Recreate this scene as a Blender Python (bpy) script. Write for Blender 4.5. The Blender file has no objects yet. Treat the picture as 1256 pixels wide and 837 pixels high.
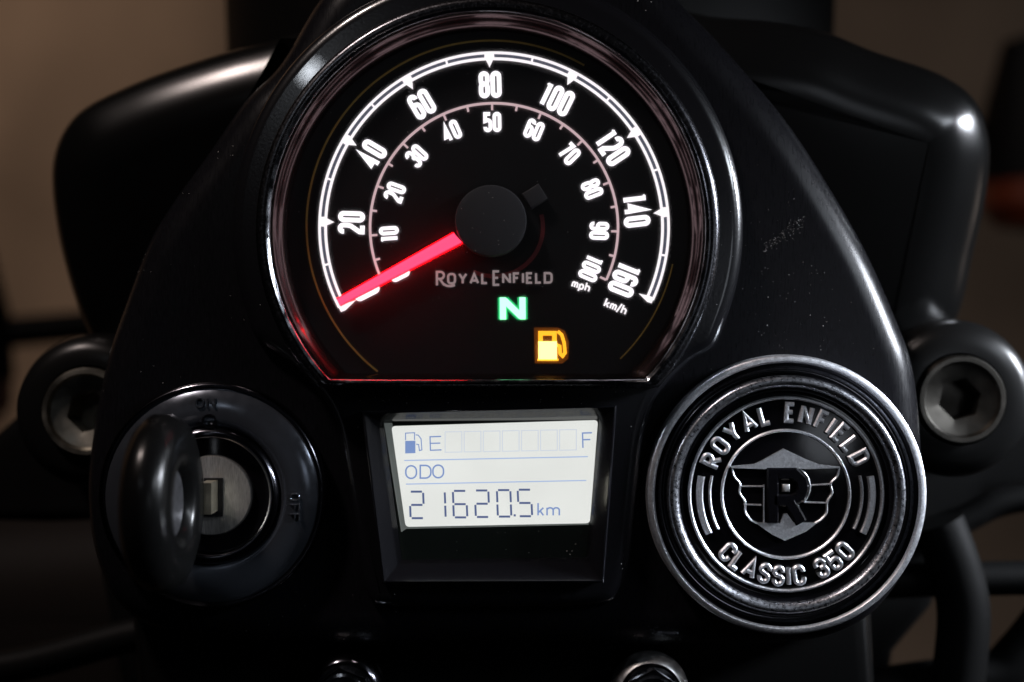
import bpy, bmesh, math, random
from mathutils import Vector, Matrix
random.seed(7)
SC = bpy.context.scene
COL = SC.collection
R = math.radians

# ------------------------------------------------------------------ camera
S = 0.00018            # metres on the instrument plane per photo pixel
H = 0.33               # camera height over the instrument plane (z = 0)
cd = bpy.data.cameras.new("camera")
cam = bpy.data.objects.new("camera", cd); COL.objects.link(cam)
cam.location = (0, 0, H)
cd.sensor_width = 36.0
cd.lens = 36.0 * H / (1256 * S)
cd.clip_start = 0.01; cd.clip_end = 50
cd.dof.use_dof = True; cd.dof.focus_distance = H + 0.001; cd.dof.aperture_fstop = 5.0
SC.camera = cam

# ------------------------------------------------------------------ world, lamps, exposure
w = bpy.data.worlds.new("World"); SC.world = w; w.use_nodes = True
bg = w.node_tree.nodes["Background"]
bg.inputs[0].default_value = (0.55, 0.6, 0.75, 1); bg.inputs[1].default_value = 0.002

def area_lamp(name, loc, target, size, power, col, size_y=None):
    l = bpy.data.lights.new(name, 'AREA'); l.energy = power; l.color = col
    l.shape = 'RECTANGLE' if size_y else 'DISK'; l.size = size
    if size_y: l.size_y = size_y
    o = bpy.data.objects.new(name, l); COL.objects.link(o); o.location = loc
    o.rotation_euler = (Vector(target) - Vector(loc)).to_track_quat('-Z', 'Y').to_euler()
    return o
# warm street lamp ahead of the motorcycle, added unseen lights for nacelle and ground, a cool lamp to the right and a small torch
st_ = area_lamp("street_lamp_light", (-0.88, 0.95, 0.25), (-0.66, 0.38, -0.85), 0.18, 1.4, (1.0, 0.74, 0.56)); st_.data.spread = R(78)
area_lamp("nacelle_fill_light", (-0.53, 0.93, 0.44), (-0.05, 0.06, 0), 0.13, .38, (1.0, 0.84, 0.78)).data.spread = R(40)  # added light for the highlight on the nacelle shoulder
area_lamp("ground_fill_light", (1.0, -0.12, -0.30), (0.40, -0.1, -0.85), 0.14, .15, (1.0, 0.82, 0.70))  # added light that brightens the ground at lower right
area_lamp("side_lamp_light", (0.40, 0.16, 0.24), (0.06, -0.02, 0), 0.05, 0.62, (0.84, 0.91, 1.0), 0.16)
area_lamp("low_lamp_light", (0.45, 0.125, 0.035), (0.12, -0.02, -0.01), 0.06, 0.34, (0.86, 0.91, 1.0), 0.10).data.spread = R(36)
area_lamp("soft_lamp_light", (0.212, 0.012, 0.42), (0.08, -0.02, 0), 0.085, 0.031, (0.84, 0.90, 1.0))
area_lamp("torch_light", (-0.13, 0.16, 0.40), (0.0, 0.0, 0), 0.014, 0.018, (0.86, 0.92, 1.0))

vs = SC.view_settings
vs.view_transform = 'Standard'; vs.look = 'None'; vs.exposure = 0; vs.gamma = 1; vs.use_curve_mapping = False

# ------------------------------------------------------------------ helpers
def k(z): return S * (H - z) / H
def P(px, py, z=0.0):
    """the place of a measured photo point lying at height z"""
    return Vector(((px - 628) * k(z), (418.5 - py) * k(z), z))
MM = 0.001

def material(name, col, rough=0.4, metal=0.0, coat=0.0, noise=0.0, nscale=400, bump=0.0, bscale=900,
             stretch=None, rnoise=0.0, specks=0.0, spscale=700, spec=.5, ior=1.5):
    m = bpy.data.materials.new(name); m.use_nodes = True
    nt = m.node_tree; b = nt.nodes["Principled BSDF"]
    b.inputs["Base Color"].default_value = (*col, 1); b.inputs["Roughness"].default_value = rough
    b.inputs["Metallic"].default_value = metal; b.inputs["Coat Weight"].default_value = coat
    b.inputs["IOR"].default_value = ior; b.inputs["Specular IOR Level"].default_value = spec
    tc = nt.nodes.new("ShaderNodeTexCoord"); mp = nt.nodes.new("ShaderNodeMapping")
    nt.links.new(tc.outputs["Object"], mp.inputs[0])
    if stretch: mp.inputs["Scale"].default_value = stretch
    def ns(scale, detail=3):
        n = nt.nodes.new("ShaderNodeTexNoise"); n.inputs["Scale"].default_value = scale; n.inputs["Detail"].default_value = detail
        nt.links.new(mp.outputs[0], n.inputs["Vector"]); return n
    last = None
    if noise:
        n = ns(nscale, 4); rp = nt.nodes.new("ShaderNodeValToRGB")
        rp.color_ramp.elements[0].position = .3; rp.color_ramp.elements[1].position = .7
        rp.color_ramp.elements[0].color = (*[c * (1 - noise) for c in col], 1)
        rp.color_ramp.elements[1].color = (*[min(1, c * (1 + noise)) for c in col], 1)
        nt.links.new(n.outputs["Fac"], rp.inputs[0]); nt.links.new(rp.outputs[0], b.inputs["Base Color"]); last = rp.outputs[0]
    if specks:
        v = nt.nodes.new("ShaderNodeTexVoronoi"); v.inputs["Scale"].default_value = spscale
        nt.links.new(tc.outputs["Object"], v.inputs["Vector"])
        n2 = nt.nodes.new("ShaderNodeTexNoise"); n2.inputs["Scale"].default_value = 90; nt.links.new(tc.outputs["Object"], n2.inputs["Vector"])
        mr2 = nt.nodes.new("ShaderNodeMapRange"); mr2.inputs[1].default_value = .45; mr2.inputs[2].default_value = .75
        mr2.inputs[3].default_value = 0.0; mr2.inputs[4].default_value = specks
        nt.links.new(n2.outputs["Fac"], mr2.inputs[0])
        lt = nt.nodes.new("ShaderNodeMath"); lt.operation = 'LESS_THAN'
        nt.links.new(v.outputs["Distance"], lt.inputs[0]); nt.links.new(mr2.outputs[0], lt.inputs[1])
        mx = nt.nodes.new("ShaderNodeMix"); mx.data_type = 'RGBA'
        nt.links.new(lt.outputs[0], mx.inputs[0]); mx.inputs[6].default_value = (*col, 1); mx.inputs[7].default_value = (.35, .34, .33, 1)
        if last: nt.links.new(last, mx.inputs[6])
        nt.links.new(mx.outputs[2], b.inputs["Base Color"])
    if rnoise:
        n = ns(nscale * .7, 5); mr = nt.nodes.new("ShaderNodeMapRange")
        mr.inputs[1].default_value = .3; mr.inputs[2].default_value = .7
        mr.inputs[3].default_value = max(.02, rough - rnoise); mr.inputs[4].default_value = rough + rnoise
        nt.links.new(n.outputs["Fac"], mr.inputs[0]); nt.links.new(mr.outputs[0], b.inputs["Roughness"])
    if bump:
        n = ns(bscale, 3); bp = nt.nodes.new("ShaderNodeBump"); bp.inputs["Strength"].default_value = bump
        bp.inputs["Distance"].default_value = 0.0002
        nt.links.new(n.outputs["Fac"], bp.inputs["Height"]); nt.links.new(bp.outputs[0], b.inputs["Normal"])
    return m

def glow(name, col, strength):
    m = bpy.data.materials.new(name); m.use_nodes = True
    b = m.node_tree.nodes["Principled BSDF"]
    b.inputs["Base Color"].default_value = (*[c * .15 for c in col], 1); b.inputs["Roughness"].default_value = .5
    b.inputs["Emission Color"].default_value = (*col, 1); b.inputs["Emission Strength"].default_value = strength
    return m

def clear_pane(name, refl=1.0, rough=0.03, haze=0.0, hrough=.4):
    """thin clear pane: fresnel reflection over see-through, a little of the light scattered to imitate bloom"""
    m = bpy.data.materials.new(name); m.use_nodes = True; nt = m.node_tree
    nt.nodes.remove(nt.nodes["Principled BSDF"])
    out = nt.nodes["Material Output"]
    t = nt.nodes.new("ShaderNodeBsdfTransparent")
    body = t.outputs[0]
    if haze:
        r = nt.nodes.new("ShaderNodeBsdfRefraction"); r.inputs["IOR"].default_value = 1.15; r.inputs["Roughness"].default_value = hrough
        hx = nt.nodes.new("ShaderNodeMixShader"); hx.inputs[0].default_value = haze
        nt.links.new(t.outputs[0], hx.inputs[1]); nt.links.new(r.outputs[0], hx.inputs[2]); body = hx.outputs[0]
    g = nt.nodes.new("ShaderNodeBsdfGlossy"); g.inputs["Roughness"].default_value = rough; g.inputs[0].default_value = (1, 1, 1, 1)
    f = nt.nodes.new("ShaderNodeFresnel"); f.inputs[0].default_value = 1.45
    mu = nt.nodes.new("ShaderNodeMath"); mu.operation = 'MULTIPLY'; mu.inputs[1].default_value = refl
    mx = nt.nodes.new("ShaderNodeMixShader")
    nt.links.new(f.outputs[0], mu.inputs[0]); nt.links.new(mu.outputs[0], mx.inputs[0])
    nt.links.new(body, mx.inputs[1]); nt.links.new(g.outputs[0], mx.inputs[2]); nt.links.new(mx.outputs[0], out.inputs[0])
    return m

class Thing:
    def __init__(s, name, label, cat, loc, group=None, kind=None):
        o = bpy.data.objects.new(name, None); COL.objects.link(o); o.empty_display_size = .01
        o.location = loc; o['label'] = label; o['category'] = cat
        if group: o['group'] = group
        s.o = o; s.loc = Vector(loc)
        bpy.context.view_layer.update()

def add_mesh(name, verts, faces, mat, thing=None, under=None, smooth=True, sharp=35, label=None, shift=None):
    """one mesh object; verts in world metres; child of thing (or of the part `under`)"""
    org = thing.loc if thing else Vector((0, 0, 0))
    me = bpy.data.meshes.new(name)
    me.from_pydata([tuple(Vector(v) - org) for v in verts], [], faces)
    bm = bmesh.new(); bm.from_mesh(me)
    bmesh.ops.recalc_face_normals(bm, faces=bm.faces)
    bm.to_mesh(me); bm.free()
    if smooth:
        for p in me.polygons: p.use_smooth = True
        me.set_sharp_from_angle(angle=R(sharp))
    me.materials.append(mat)
    o = bpy.data.objects.new(name, me); COL.objects.link(o)
    if under: o.parent = under
    elif thing: o.parent = thing.o
    if label: o['label'] = label
    return o

class MB:
    """collects vertices and faces"""
    def __init__(s): s.v = []; s.f = []
    def add(s, v, f):
        n = len(s.v); s.v += list(v); s.f += [tuple(i + n for i in q) for q in f]
    def rings(s, rings, closed=True, cap0=False, cap1=False):
        n = len(s.v); m = len(rings[0]); r = len(rings)
        for q in rings: s.v += list(q)
        for a in range(r - 1):
            for i in range(m if closed else m - 1):
                j = (i + 1) % m
                s.f.append((n + a * m + i, n + a * m + j, n + (a + 1) * m + j, n + (a + 1) * m + i))
        if cap0: s.f.append(tuple(n + i for i in range(m))[::-1])
        if cap1: s.f.append(tuple(n + (r - 1) * m + i for i in range(m)))
    def lathe(s, c, prof, seg=128, a0=0, a1=360, cap0=False, cap1=False):
        """prof: (radius m, z m); axis +Z through c"""
        full = abs(a1 - a0) >= 359.9; n = seg if full else seg + 1
        rr = []
        for (r, z) in prof:
            rr.append([Vector((c[0] + r * math.cos(R(a0 + (a1 - a0) * i / seg)), c[1] + r * math.sin(R(a0 + (a1 - a0) * i / seg)), z)) for i in range(n)])
        s.rings(rr, closed=full, cap0=cap0, cap1=cap1)
    def lathe_x(s, c, prof, seg=96, sy=1.0):
        """prof: (radius m, x offset m); axis +X through c; closed profile"""
        rr = []
        for (r, x) in prof + [prof[0]]:
            rr.append([Vector((c[0] + x, c[1] + sy * r * math.cos(2 * math.pi * i / seg), c[2] + r * math.sin(2 * math.pi * i / seg))) for i in range(seg)])
        s.rings(rr)
    def lathe_y(s, c, prof, seg=96, cap0=False, cap1=False):
        rr = []
        for (r, y) in prof:
            rr.append([Vector((c[0] + r * math.cos(2 * math.pi * i / seg), c[1] + y, c[2] + r * math.sin(2 * math.pi * i / seg))) for i in range(seg)])
        s.rings(rr, cap0=cap0, cap1=cap1)
    def ribbon(s, pts, wid, z0, z1, closed=False, chamfer=0.0):
        """raised stroke with mitred corners along a flat polyline (world metres x, y)"""
        pts = [Vector((p[0], p[1])) for p in pts]
        q = [pts[0]]
        for p in pts[1:]:
            if (p - q[-1]).length > 1e-7: q.append(p)
        if closed and (q[0] - q[-1]).length < 1e-7: q.pop()
        pts = q; n = len(pts); off = []
        for i in range(n):
            if closed: a, b = pts[i - 1], pts[(i + 1) % n]
            else: a, b = pts[max(0, i - 1)], pts[min(n - 1, i + 1)]
            d1 = (pts[i] - a); d2 = (b - pts[i])
            if d1.length < 1e-9: d1 = d2
            if d2.length < 1e-9: d2 = d1
            d1.normalize(); d2.normalize()
            n1 = Vector((-d1.y, d1.x)); n2 = Vector((-d2.y, d2.x))
            m = n1 + n2
            if m.length < .2: m = n1.copy(); ln = 1
            else: m.normalize(); ln = 1 / max(.45, m.dot(n1))
            off.append(m * ln)
        h = wid / 2; c = chamfer
        prof = [(-h, z0), (-h, z1 - c), (-h + c, z1), (h - c, z1), (h, z1 - c), (h, z0)] if c else [(-h, z0), (-h, z1), (h, z1), (h, z0)]
        rr = []
        for i in range(n): rr.append([Vector((*(pts[i] + off[i] * a), z)) for a, z in prof])
        if closed: rr.append(rr[0])
        s.rings(rr, closed=True, cap0=not closed, cap1=not closed)
    def tube(s, pts, r, seg=20, caps=True):
        pts = [Vector(p) for p in pts]; rr = []
        up = Vector((0.13, 0.21, 1)).normalized()
        for i, p in enumerate(pts):
            d = (pts[min(i + 1, len(pts) - 1)] - pts[max(0, i - 1)]).normalized()
            x = d.cross(up).normalized(); y = x.cross(d)
            q = r[i] if isinstance(r, (list, tuple)) else r
            rr.append([p + x * q * math.cos(2 * math.pi * j / seg) + y * q * math.sin(2 * math.pi * j / seg) for j in range(seg)])
        s.rings(rr, cap0=caps, cap1=caps)
    def rprism(s, out, z0, z1, bev, nb=6, prof=None):
        """solid from a closed outline with a rounded upper edge"""
        n = len(out); out = [Vector((p[0], p[1])) for p in out]
        area = sum(out[i].x * out[(i + 1) % n].y - out[(i + 1) % n].x * out[i].y for i in range(n))
        if area < 0: out.reverse()
        nor = []
        for i in range(n):
            d1 = (out[i] - out[i - 1]).normalized(); d2 = (out[(i + 1) % n] - out[i]).normalized()
            n1 = Vector((-d1.y, d1.x)); n2 = Vector((-d2.y, d2.x)); m = (n1 + n2).normalized()
            nor.append(m / max(.5, m.dot(n1)))
        rr = [[Vector((*p, z0)) for p in out]]
        if not prof: prof = [(bev * (1 - math.cos(math.pi / 2 * j / nb)), -bev * (1 - math.sin(math.pi / 2 * j / nb))) for j in range(nb + 1)]
        for ins, dz in prof:
            z = z1 + dz
            rr.append([Vector((*(out[i] + nor[i] * ins), z)) for i in range(n)])
        s.rings(rr, cap0=True, cap1=True)
    def box(s, c, sz, rot=0.0):
        v = []
        ca, sa = math.cos(rot), math.sin(rot)
        for z in (-1, 1):
            for (x, y) in ((-1, -1), (1, -1), (1, 1), (-1, 1)):
                X, Y = x * sz[0] / 2, y * sz[1] / 2
                v.append(Vector((c[0] + X * ca - Y * sa, c[1] + X * sa + Y * ca, c[2] + z * sz[2] / 2)))
        s.add(v, [(3, 2, 1, 0), (4, 5, 6, 7), (0, 1, 5, 4), (1, 2, 6, 5), (2, 3, 7, 6), (3, 0, 4, 7)])
    def plate(s, out, z0, z1):
        n = len(out); m = len(s.v)
        s.v += [Vector((p[0], p[1], z0)) for p in out] + [Vector((p[0], p[1], z1)) for p in out]
        s.f.append(tuple(m + n + i for i in range(n))); s.f.append(tuple(m + i for i in range(n))[::-1])
        for i in range(n):
            j = (i + 1) % n; s.f.append((m + i, m + j, m + n + j, m + n + i))
    def build(s, name, mat, thing=None, under=None, **kw): return add_mesh(name, s.v, s.f, mat, thing, under, **kw)

def smooth_path(pts, closed=False, sub=8):
    """Catmull-Rom through the points"""
    pts = [Vector(p) for p in pts]; n = len(pts); out = []
    for i in range(n if closed else n - 1):
        if closed: p0, p1, p2, p3 = pts[i - 1], pts[i], pts[(i + 1) % n], pts[(i + 2) % n]
        else: p0, p1, p2, p3 = pts[max(0, i - 1)], pts[i], pts[i + 1], pts[min(n - 1, i + 2)]
        for j in range(sub):
            t = j / sub
            out.append(.5 * ((2 * p1) + (p2 - p0) * t + (2 * p0 - 5 * p1 + 4 * p2 - p3) * t * t + (3 * p1 - p0 - 3 * p2 + p3) * t ** 3))
    if not closed: out.append(pts[-1])
    return out

# ------------------------------------------------------------------ stroke lettering (own glyphs: polylines on a unit-high body)
def arc(cx, cy, rx, ry, a0, a1, n=10):
    return [(cx + rx * math.cos(R(a0 + (a1 - a0) * i / n)), cy + ry * math.sin(R(a0 + (a1 - a0) * i / n))) for i in range(n + 1)]
def glyph(ch, w, c=None):
    """-> list of (points, closed); body is w wide and 1 high; c = corner radius"""
    r = min(w / 2, c if c is not None else w / 2); h = 1.0
    TL = arc(r, h - r, r, r, 180, 90, 6); TR = arc(w - r, h - r, r, r, 90, 0, 6)
    BR = arc(w - r, r, r, r, 0, -90, 6); BL = arc(r, r, r, r, 270, 180, 6)
    m = .53
    if ch in '0O': return [(TL + TR + BR + BL, True)]
    if ch == '1': return [([(w * .62, 1), (w * .62, 0)], False), ([(w * .0, .86), (w * .55, .95)], False)]
    if ch == '2': return [([(0, h - r * 1.25)] + TL + TR + [(w, .66), (w * .9, .52), (0, .12), (0, 0), (w, 0)], False)]
    if ch == '3':
        return [([(0, h - r * 1.3)] + TL + TR + arc(w - r * .9, .53 + r * .9, r * .9, r * .9, 0, -90, 5) + [(w * .35, .53)], False),
                ([(w - r * .9, .53)] + arc(w - r, .53 - r, r, r, 90, 0, 5) + BR + BL + [(0, r * 1.3)], False)]
    if ch == '4': return [([(w * .72, 0), (w * .72, 1), (0, .27), (w, .27)], False)]
    if ch == '5': return [([(w, 1), (0, 1), (0, .56)] + arc(w - r, .62 - r, r, r, 90, 0, 6) + BR + BL + [(0, r * 1.3)], False)]
    if ch == '6': return [([(w, h - r * 1.2)] + TR[::-1] + TL[::-1] + BL[::-1] + BR[::-1] + arc(w - r, .6 - r, r, r, 0, 90, 6) + arc(r, .6 - r, r, r, 90, 170, 6), False)]
    if ch == '9': return [([(w - x, 1 - y) for x, y in p], cl) for p, cl in glyph('6', w, c)]
    if ch == '7': return [([(0, 1), (w, 1), (w * .3, 0)], False)]
    if ch == '8':
        return [(TL + TR + arc(w - r, m + r, r, r, 0, -90, 6) + arc(r, m + r, r, r, 270, 180, 6), True),
                (arc(r, m - r, r, r, 180, 90, 6) + arc(w - r, m - r, r, r, 90, 0, 6) + BR + BL, True)]
    if ch == 'C': return [([(w, h - r * 1.25)] + TR[::-1] + TL[::-1] + BL[::-1] + BR[::-1] + [(w, r * 1.25)], False)]
    if ch == 'S': return [([(w, h - r * 1.1)] + TR[::-1] + TL[::-1] + [(0, .66), (w * .2, .56), (w * .8, .46), (w, .36)] + BR + BL + [(0, r * 1.1)], False)]
    if ch == 'R': return [([(0, 0), (0, 1)] + TR + arc(w - r, .48 + r, r, r, 0, -90, 6) + [(.02, .48)], False), ([(w * .42, .46), (w * 1.05, 0)], False)]
    if ch == 'D': return [([(0, 0), (0, 1)] + TR + BR, True)]
    if ch == 'P': return [([(0, 0), (0, 1)] + TR + arc(w - r, .45 + r, r, r, 0, -90, 6) + [(.02, .45)], False)]
    if ch == 'Y': return [([(0, 1), (w / 2, .46), (w / 2, 0)], False), ([(w, 1), (w / 2, .44)], False)]
    if ch == 'A': return [([(0, 0), (w / 2, 1), (w, 0)], False), ([(w * .2, .28), (w * .8, .28)], False)]
    if ch == 'L': return [([(0, 1), (0, 0), (w, 0)], False)]
    if ch == 'E': return [([(w, 1), (0, 1), (0, 0), (w, 0)], False), ([(0, .52), (w * .82, .52)], False)]
    if ch == 'F': return [([(w, 1), (0, 1), (0, 0)], False), ([(0, .52), (w * .8, .52)], False)]
    if ch == 'N': return [([(0, 0), (0, 1)], False), ([(w, 0), (w, 1)], False), ([(w * .08, .87), (w * .92, .13)], False)]
    if ch == 'I': return [([(0, 0), (0, 1)], False)]
    x = .62                                                  # lower-case height
    if ch == 'm': return [([(0, 0), (0, x)], False), ([(0, x - .12)] + arc(w * .25, x - .2, w * .25, .2, 150, 0, 6) + [(w * .5, 0)], False),
                          ([(w * .5, x - .16)] + arc(w * .75, x - .2, w * .25, .2, 150, 0, 6) + [(w, 0)], False)]
    if ch == 'p': return [([(0, -.32), (0, x)], False), (arc(w * .5, x / 2, w * .5, x / 2, 180, -180, 14), True)]
    if ch == 'h': return [([(0, 0), (0, 1)], False), ([(0, x - .14)] + arc(w * .5, x - .22, w * .5, .22, 150, 0, 7) + [(w, 0)], False)]
    if ch == 'k': return [([(0, 0), (0, 1)], False), ([(w, x), (.03, .24)], False), ([(w * .35, .38), (w, 0)], False)]
    if ch == '/': return [([(0, -.12), (w, 1.05)], False)]
    return []
WID = {'I': .0, '1': .62, 'm': 1.35, '/': .6, 'E': .85, 'F': .85, 'L': .85}
def text_strokes(text, hgt, wid, gap, corner=None, widths=None):
    """strokes of a line of text in plain units, centred on x, baseline y = 0; widths in units of hgt"""
    res = []; x = 0.0; W = dict(WID); W.update(widths or {})
    for ch in text:
        if ch == ' ': x += wid * .9; continue
        gw = wid * W.get(ch, 1.0)
        for pts, cl in glyph(ch, gw / hgt, corner / hgt if corner else None): res.append(([(x + px * hgt, py * hgt) for px, py in pts], cl, ch))
        x += gw + gap
    tot = x - gap
    return [([(px - tot / 2, py) for px, py in p], cl, ch) for p, cl, ch in res]
def rot2(p, a): return (p[0] * math.cos(a) - p[1] * math.sin(a), p[0] * math.sin(a) + p[1] * math.cos(a))
def write(name, strokes, thick, place, z0, z1, mat, thing, under=None, chamfer=0.0, label=None, kz=None):
    """place: maps a plain (px) point to world x, y"""
    b = MB(); kk = kz
    for i, (pts, cl, ch) in enumerate(strokes):
        b.ribbon([place(p) for p in pts], thick * kk, z0, z1 + i * 2e-6, cl, chamfer)
    return b.build(name, mat, thing, under, label=label, smooth=False)

# ------------------------------------------------------------------ materials
M = {}
M['ground'] = material('worn_concrete', (.31, .235, .175), .85, noise=.35, nscale=6, bump=.4, bscale=60)
M['panel'] = material('satin_black_paint', (.004, .004, .005), .29, noise=.30, nscale=1.0, stretch=(3600, 420, 1500), bump=.07, bscale=1.1, rnoise=.04, specks=.10, spscale=620, spec=.13)
M['console'] = material('black_moulded_plastic', (.004, .004, .005), .24, coat=.6, bump=.10, bscale=1500, specks=.12, spscale=520)
M['gloss'] = material('gloss_black_enamel', (.003, .003, .004), .12, spec=.45, bump=.02, bscale=500)
M['nacelle'] = material('black_painted_steel', (.003, .003, .003), .22, spec=.28, bump=.03, bscale=120)
M['keyplastic'] = material('key_black_plastic', (.003, .003, .003), .24, spec=.18, bump=.05)
M['inlay'] = material('dark_key_inlay', (.16, .16, .17), .42, metal=1, noise=.3, nscale=900, bump=.1)
M['screenbezel'] = material('polished_black_bezel', (.004, .004, .005), .12, coat=.5, ior=1.6, bump=.015, bscale=900)
M['clamp'] = material('black_fork_clamp', (.004, .004, .004), .3, spec=.2, bump=.05, bscale=300)
M['rubber'] = material('black_rubber', (.003, .003, .003), .55, spec=.06, bump=.2)
M['bezel_chrome'] = material('dark_chrome', (.42, .43, .46), .14, metal=1, rnoise=.08, nscale=500, bump=.05, bscale=700)
M['wall'] = material('smoked_bezel_wall', (.09, .062, .064), .14, metal=1, bump=.03, bscale=300)
M['rim'] = material('scuffed_dark_rim', (.11, .11, .12), .24, metal=1, noise=.2, nscale=2500, rnoise=.06, bump=.06, bscale=1500)
M['worn'] = material('worn_cast_metal', (.72, .74, .78), .42, metal=1, noise=.15, nscale=2600, rnoise=.08, bump=.16, bscale=3200)
M['wornring'] = material('mottled_worn_ring', (.34, .35, .38), .32, metal=1, noise=.28, nscale=1900, rnoise=.10, bump=.2, bscale=2600)
M['groove'] = material('black_chrome_groove', (.16, .16, .175), .16, metal=1, bump=.04, bscale=500)
M['lockrim'] = material('dark_polished_rim', (.10, .10, .115), .15, metal=1, bump=.05, bscale=600)
M['bright'] = material('bare_alloy', (.72, .72, .72), .40, metal=1, noise=.18, nscale=700, rnoise=.08, bump=.1)
M['alloy'] = material('dull_alloy', (.075, .07, .062), .42, metal=1, noise=.25, nscale=200, rnoise=.1)
M['alloyleft'] = material('pale_alloy', (.26, .245, .21), .42, metal=1, noise=.35, nscale=250, rnoise=.12)  # lighter tone used for one fork cap
M['brushed'] = material('brushed_lock_steel', (.62, .61, .59), .46, metal=1, noise=.22, nscale=1.0, stretch=(4200, 500, 1500), bump=.18, bscale=1.0)
M['lockdish'] = material('black_nickel', (.085, .095, .115), .2, metal=.75, bump=.06, bscale=300, rnoise=.06)
M['brass'] = material('key_blade_nickel', (.55, .50, .38), .35, metal=1, noise=.2)
M['dial'] = material('dial_black', (.003, .003, .004), .5, spec=.25)
M['hub'] = material('hub_black', (.032, .032, .036), .5, spec=.2, bump=.1)
M['gold'] = material('dial_line_gold', (.30, .20, .05), .4, metal=.4)
M['printgrey'] = glow('legend_print_glow', (.62, .50, .51), .36)  # dim print given a glow in place of light falling on it
M['white'] = glow('backlit_white', (1.0, .93, .97), 1.1)
M['numeral'] = glow('backlit_numeral_white', (1.0, .95, 1.0), 1.3)
M['pink'] = glow('backlit_inner_scale', (.95, .68, .72), .62)
M['gapblue'] = glow('scale_gap_blue', (.13, .17, .30), .16)
M['needle'] = glow('needle_red', (1.0, .040, .105), 2.4)
M['needle_edge'] = glow('needle_edge_red', (1.0, .001, .003), 15.0)
M['green'] = glow('neutral_green', (.26, 1.0, .44), 2.8)
M['greenhalo'] = glow('neutral_green_halo', (0, .60, .18), .6)
M['amber'] = glow('fuel_amber', (1.0, .42, .02), 1.5)
M['amberhot'] = glow('fuel_amber_bright', (1.0, .62, .14), 4.0)
M['amberhalo'] = glow('fuel_amber_halo', (1.0, .25, .0), .045)
M['lcd'] = glow('lcd_backlight', (.88, .90, .865), .86)
_n = M['lcd'].node_tree; _x = _n.nodes.new("ShaderNodeTexNoise"); _x.inputs["Scale"].default_value = 55; _x.inputs["Detail"].default_value = 1
_r = _n.nodes.new("ShaderNodeMapRange"); _r.inputs[3].default_value = .76; _r.inputs[4].default_value = .95
_c = _n.nodes.new("ShaderNodeTexCoord"); _n.links.new(_c.outputs["Object"], _x.inputs["Vector"])
_n.links.new(_x.outputs["Fac"], _r.inputs[0]); _n.links.new(_r.outputs[0], _n.nodes["Principled BSDF"].inputs["Emission Strength"])
M['bed'] = material('lcd_leak_tint_border', (.006, .009, .008), .3)  # slight green tint stands for light leaking from the screen
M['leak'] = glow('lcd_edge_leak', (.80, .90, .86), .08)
M['inkmid'] = glow('lcd_ink_soft', (.20, .30, .58), .95)
M['inkdark'] = glow('lcd_ink_dark', (.10, .14, .30), .80)
M['ghost'] = glow('lcd_ink_ghost', (.72, .77, .85), .85)
M['inkline'] = glow('lcd_ink_line', (.40, .52, .80), .90)
M['lens'] = clear_pane('gauge_glass', .4, .08, .09, .7)  # haze term imitates bloom round the lit figures
M['lcdlens'] = clear_pane('lcd_glass', .4, .05, .06)
M['orange'] = material('amber_plastic_lens', (.09, .014, .003), .4)

# ------------------------------------------------------------------ setting: floor under the motorcycle
def sheet(name, cx, cy, z, half, mat, n=24):
    v = []; f = []
    for i in range(n + 1):
        for j in range(n + 1):
            v.append(Vector((cx - half + 2 * half * i / n, cy - half + 2 * half * j / n, z)))
    for i in range(n):
        for j in range(n): a = i * (n + 1) + j; f.append((a, a + n + 1, a + n + 2, a + 1))
    o = add_mesh(name, v, f, mat, smooth=False); return o
g = sheet('ground', 0, 0, -0.85, 6, M['ground']); g['kind'] = 'structure'

# ------------------------------------------------------------------ headlamp nacelle behind the instruments
ZN = -0.030
nac = Thing('headlight_nacelle', 'gloss black headlamp nacelle with rounded shoulders behind the instrument panel', 'nacelle', P(628, 120, -.06))
def shoulder(pts, ztop, bev, zb=-.075):
    out = [P(x, y, ztop - bev) for x, y in pts]
    out = smooth_path([Vector((p.x, p.y, 0)) for p in out], True, 8)
    sl = [(0, -17), (.1, -14.5), (.5, -12.2), (1.3, -10.2), (2.5, -8.3), (4, -6.7), (6, -5.05), (8.2, -3.45), (10.2, -2.2), (12, -1.35), (14, -.7), (16, -.28), (18.3, -.05)]
    b = MB(); b.rprism(out, zb, ztop, bev, 10, [(a * MM, z * MM) for a, z in sl])
    b.v = [Vector((v.x, v.y, v.z + .26 * (v.y - .045))) for v in b.v]; return b       # leans towards the rider
shoulder([(440, 44), (330, 62), (240, 86), (165, 112), (105, 142), (74, 185), (66, 240), (74, 320), (98, 410), (140, 470), (300, 470), (440, 300), (450, 120)], -.024, .017).build('shoulder', M['nacelle'], nac, sharp=60)
shoulder([(740, 40), (880, 34), (985, 46), (1060, 72), (1140, 98), (1186, 130), (1207, 180), (1208, 240), (1198, 310), (1180, 400), (1120, 470), (960, 470), (740, 300)], -.024, .017).build('shoulder', M['nacelle'], nac, sharp=60)
b = MB(); c = P(650, 60, -.095)
b.lathe_y((c.x, c.y, -.11), [(.0865, -.05), (.0875, .0), (.0885, .03), (.094, .034), (.094, .05), (.088, .055), (.07, .07)], cap0=True, cap1=True)
b.build('headlamp_shell', material('matt_black_shell', (.002, .002, .002), .6, spec=.05), nac, sharp=50)

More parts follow.
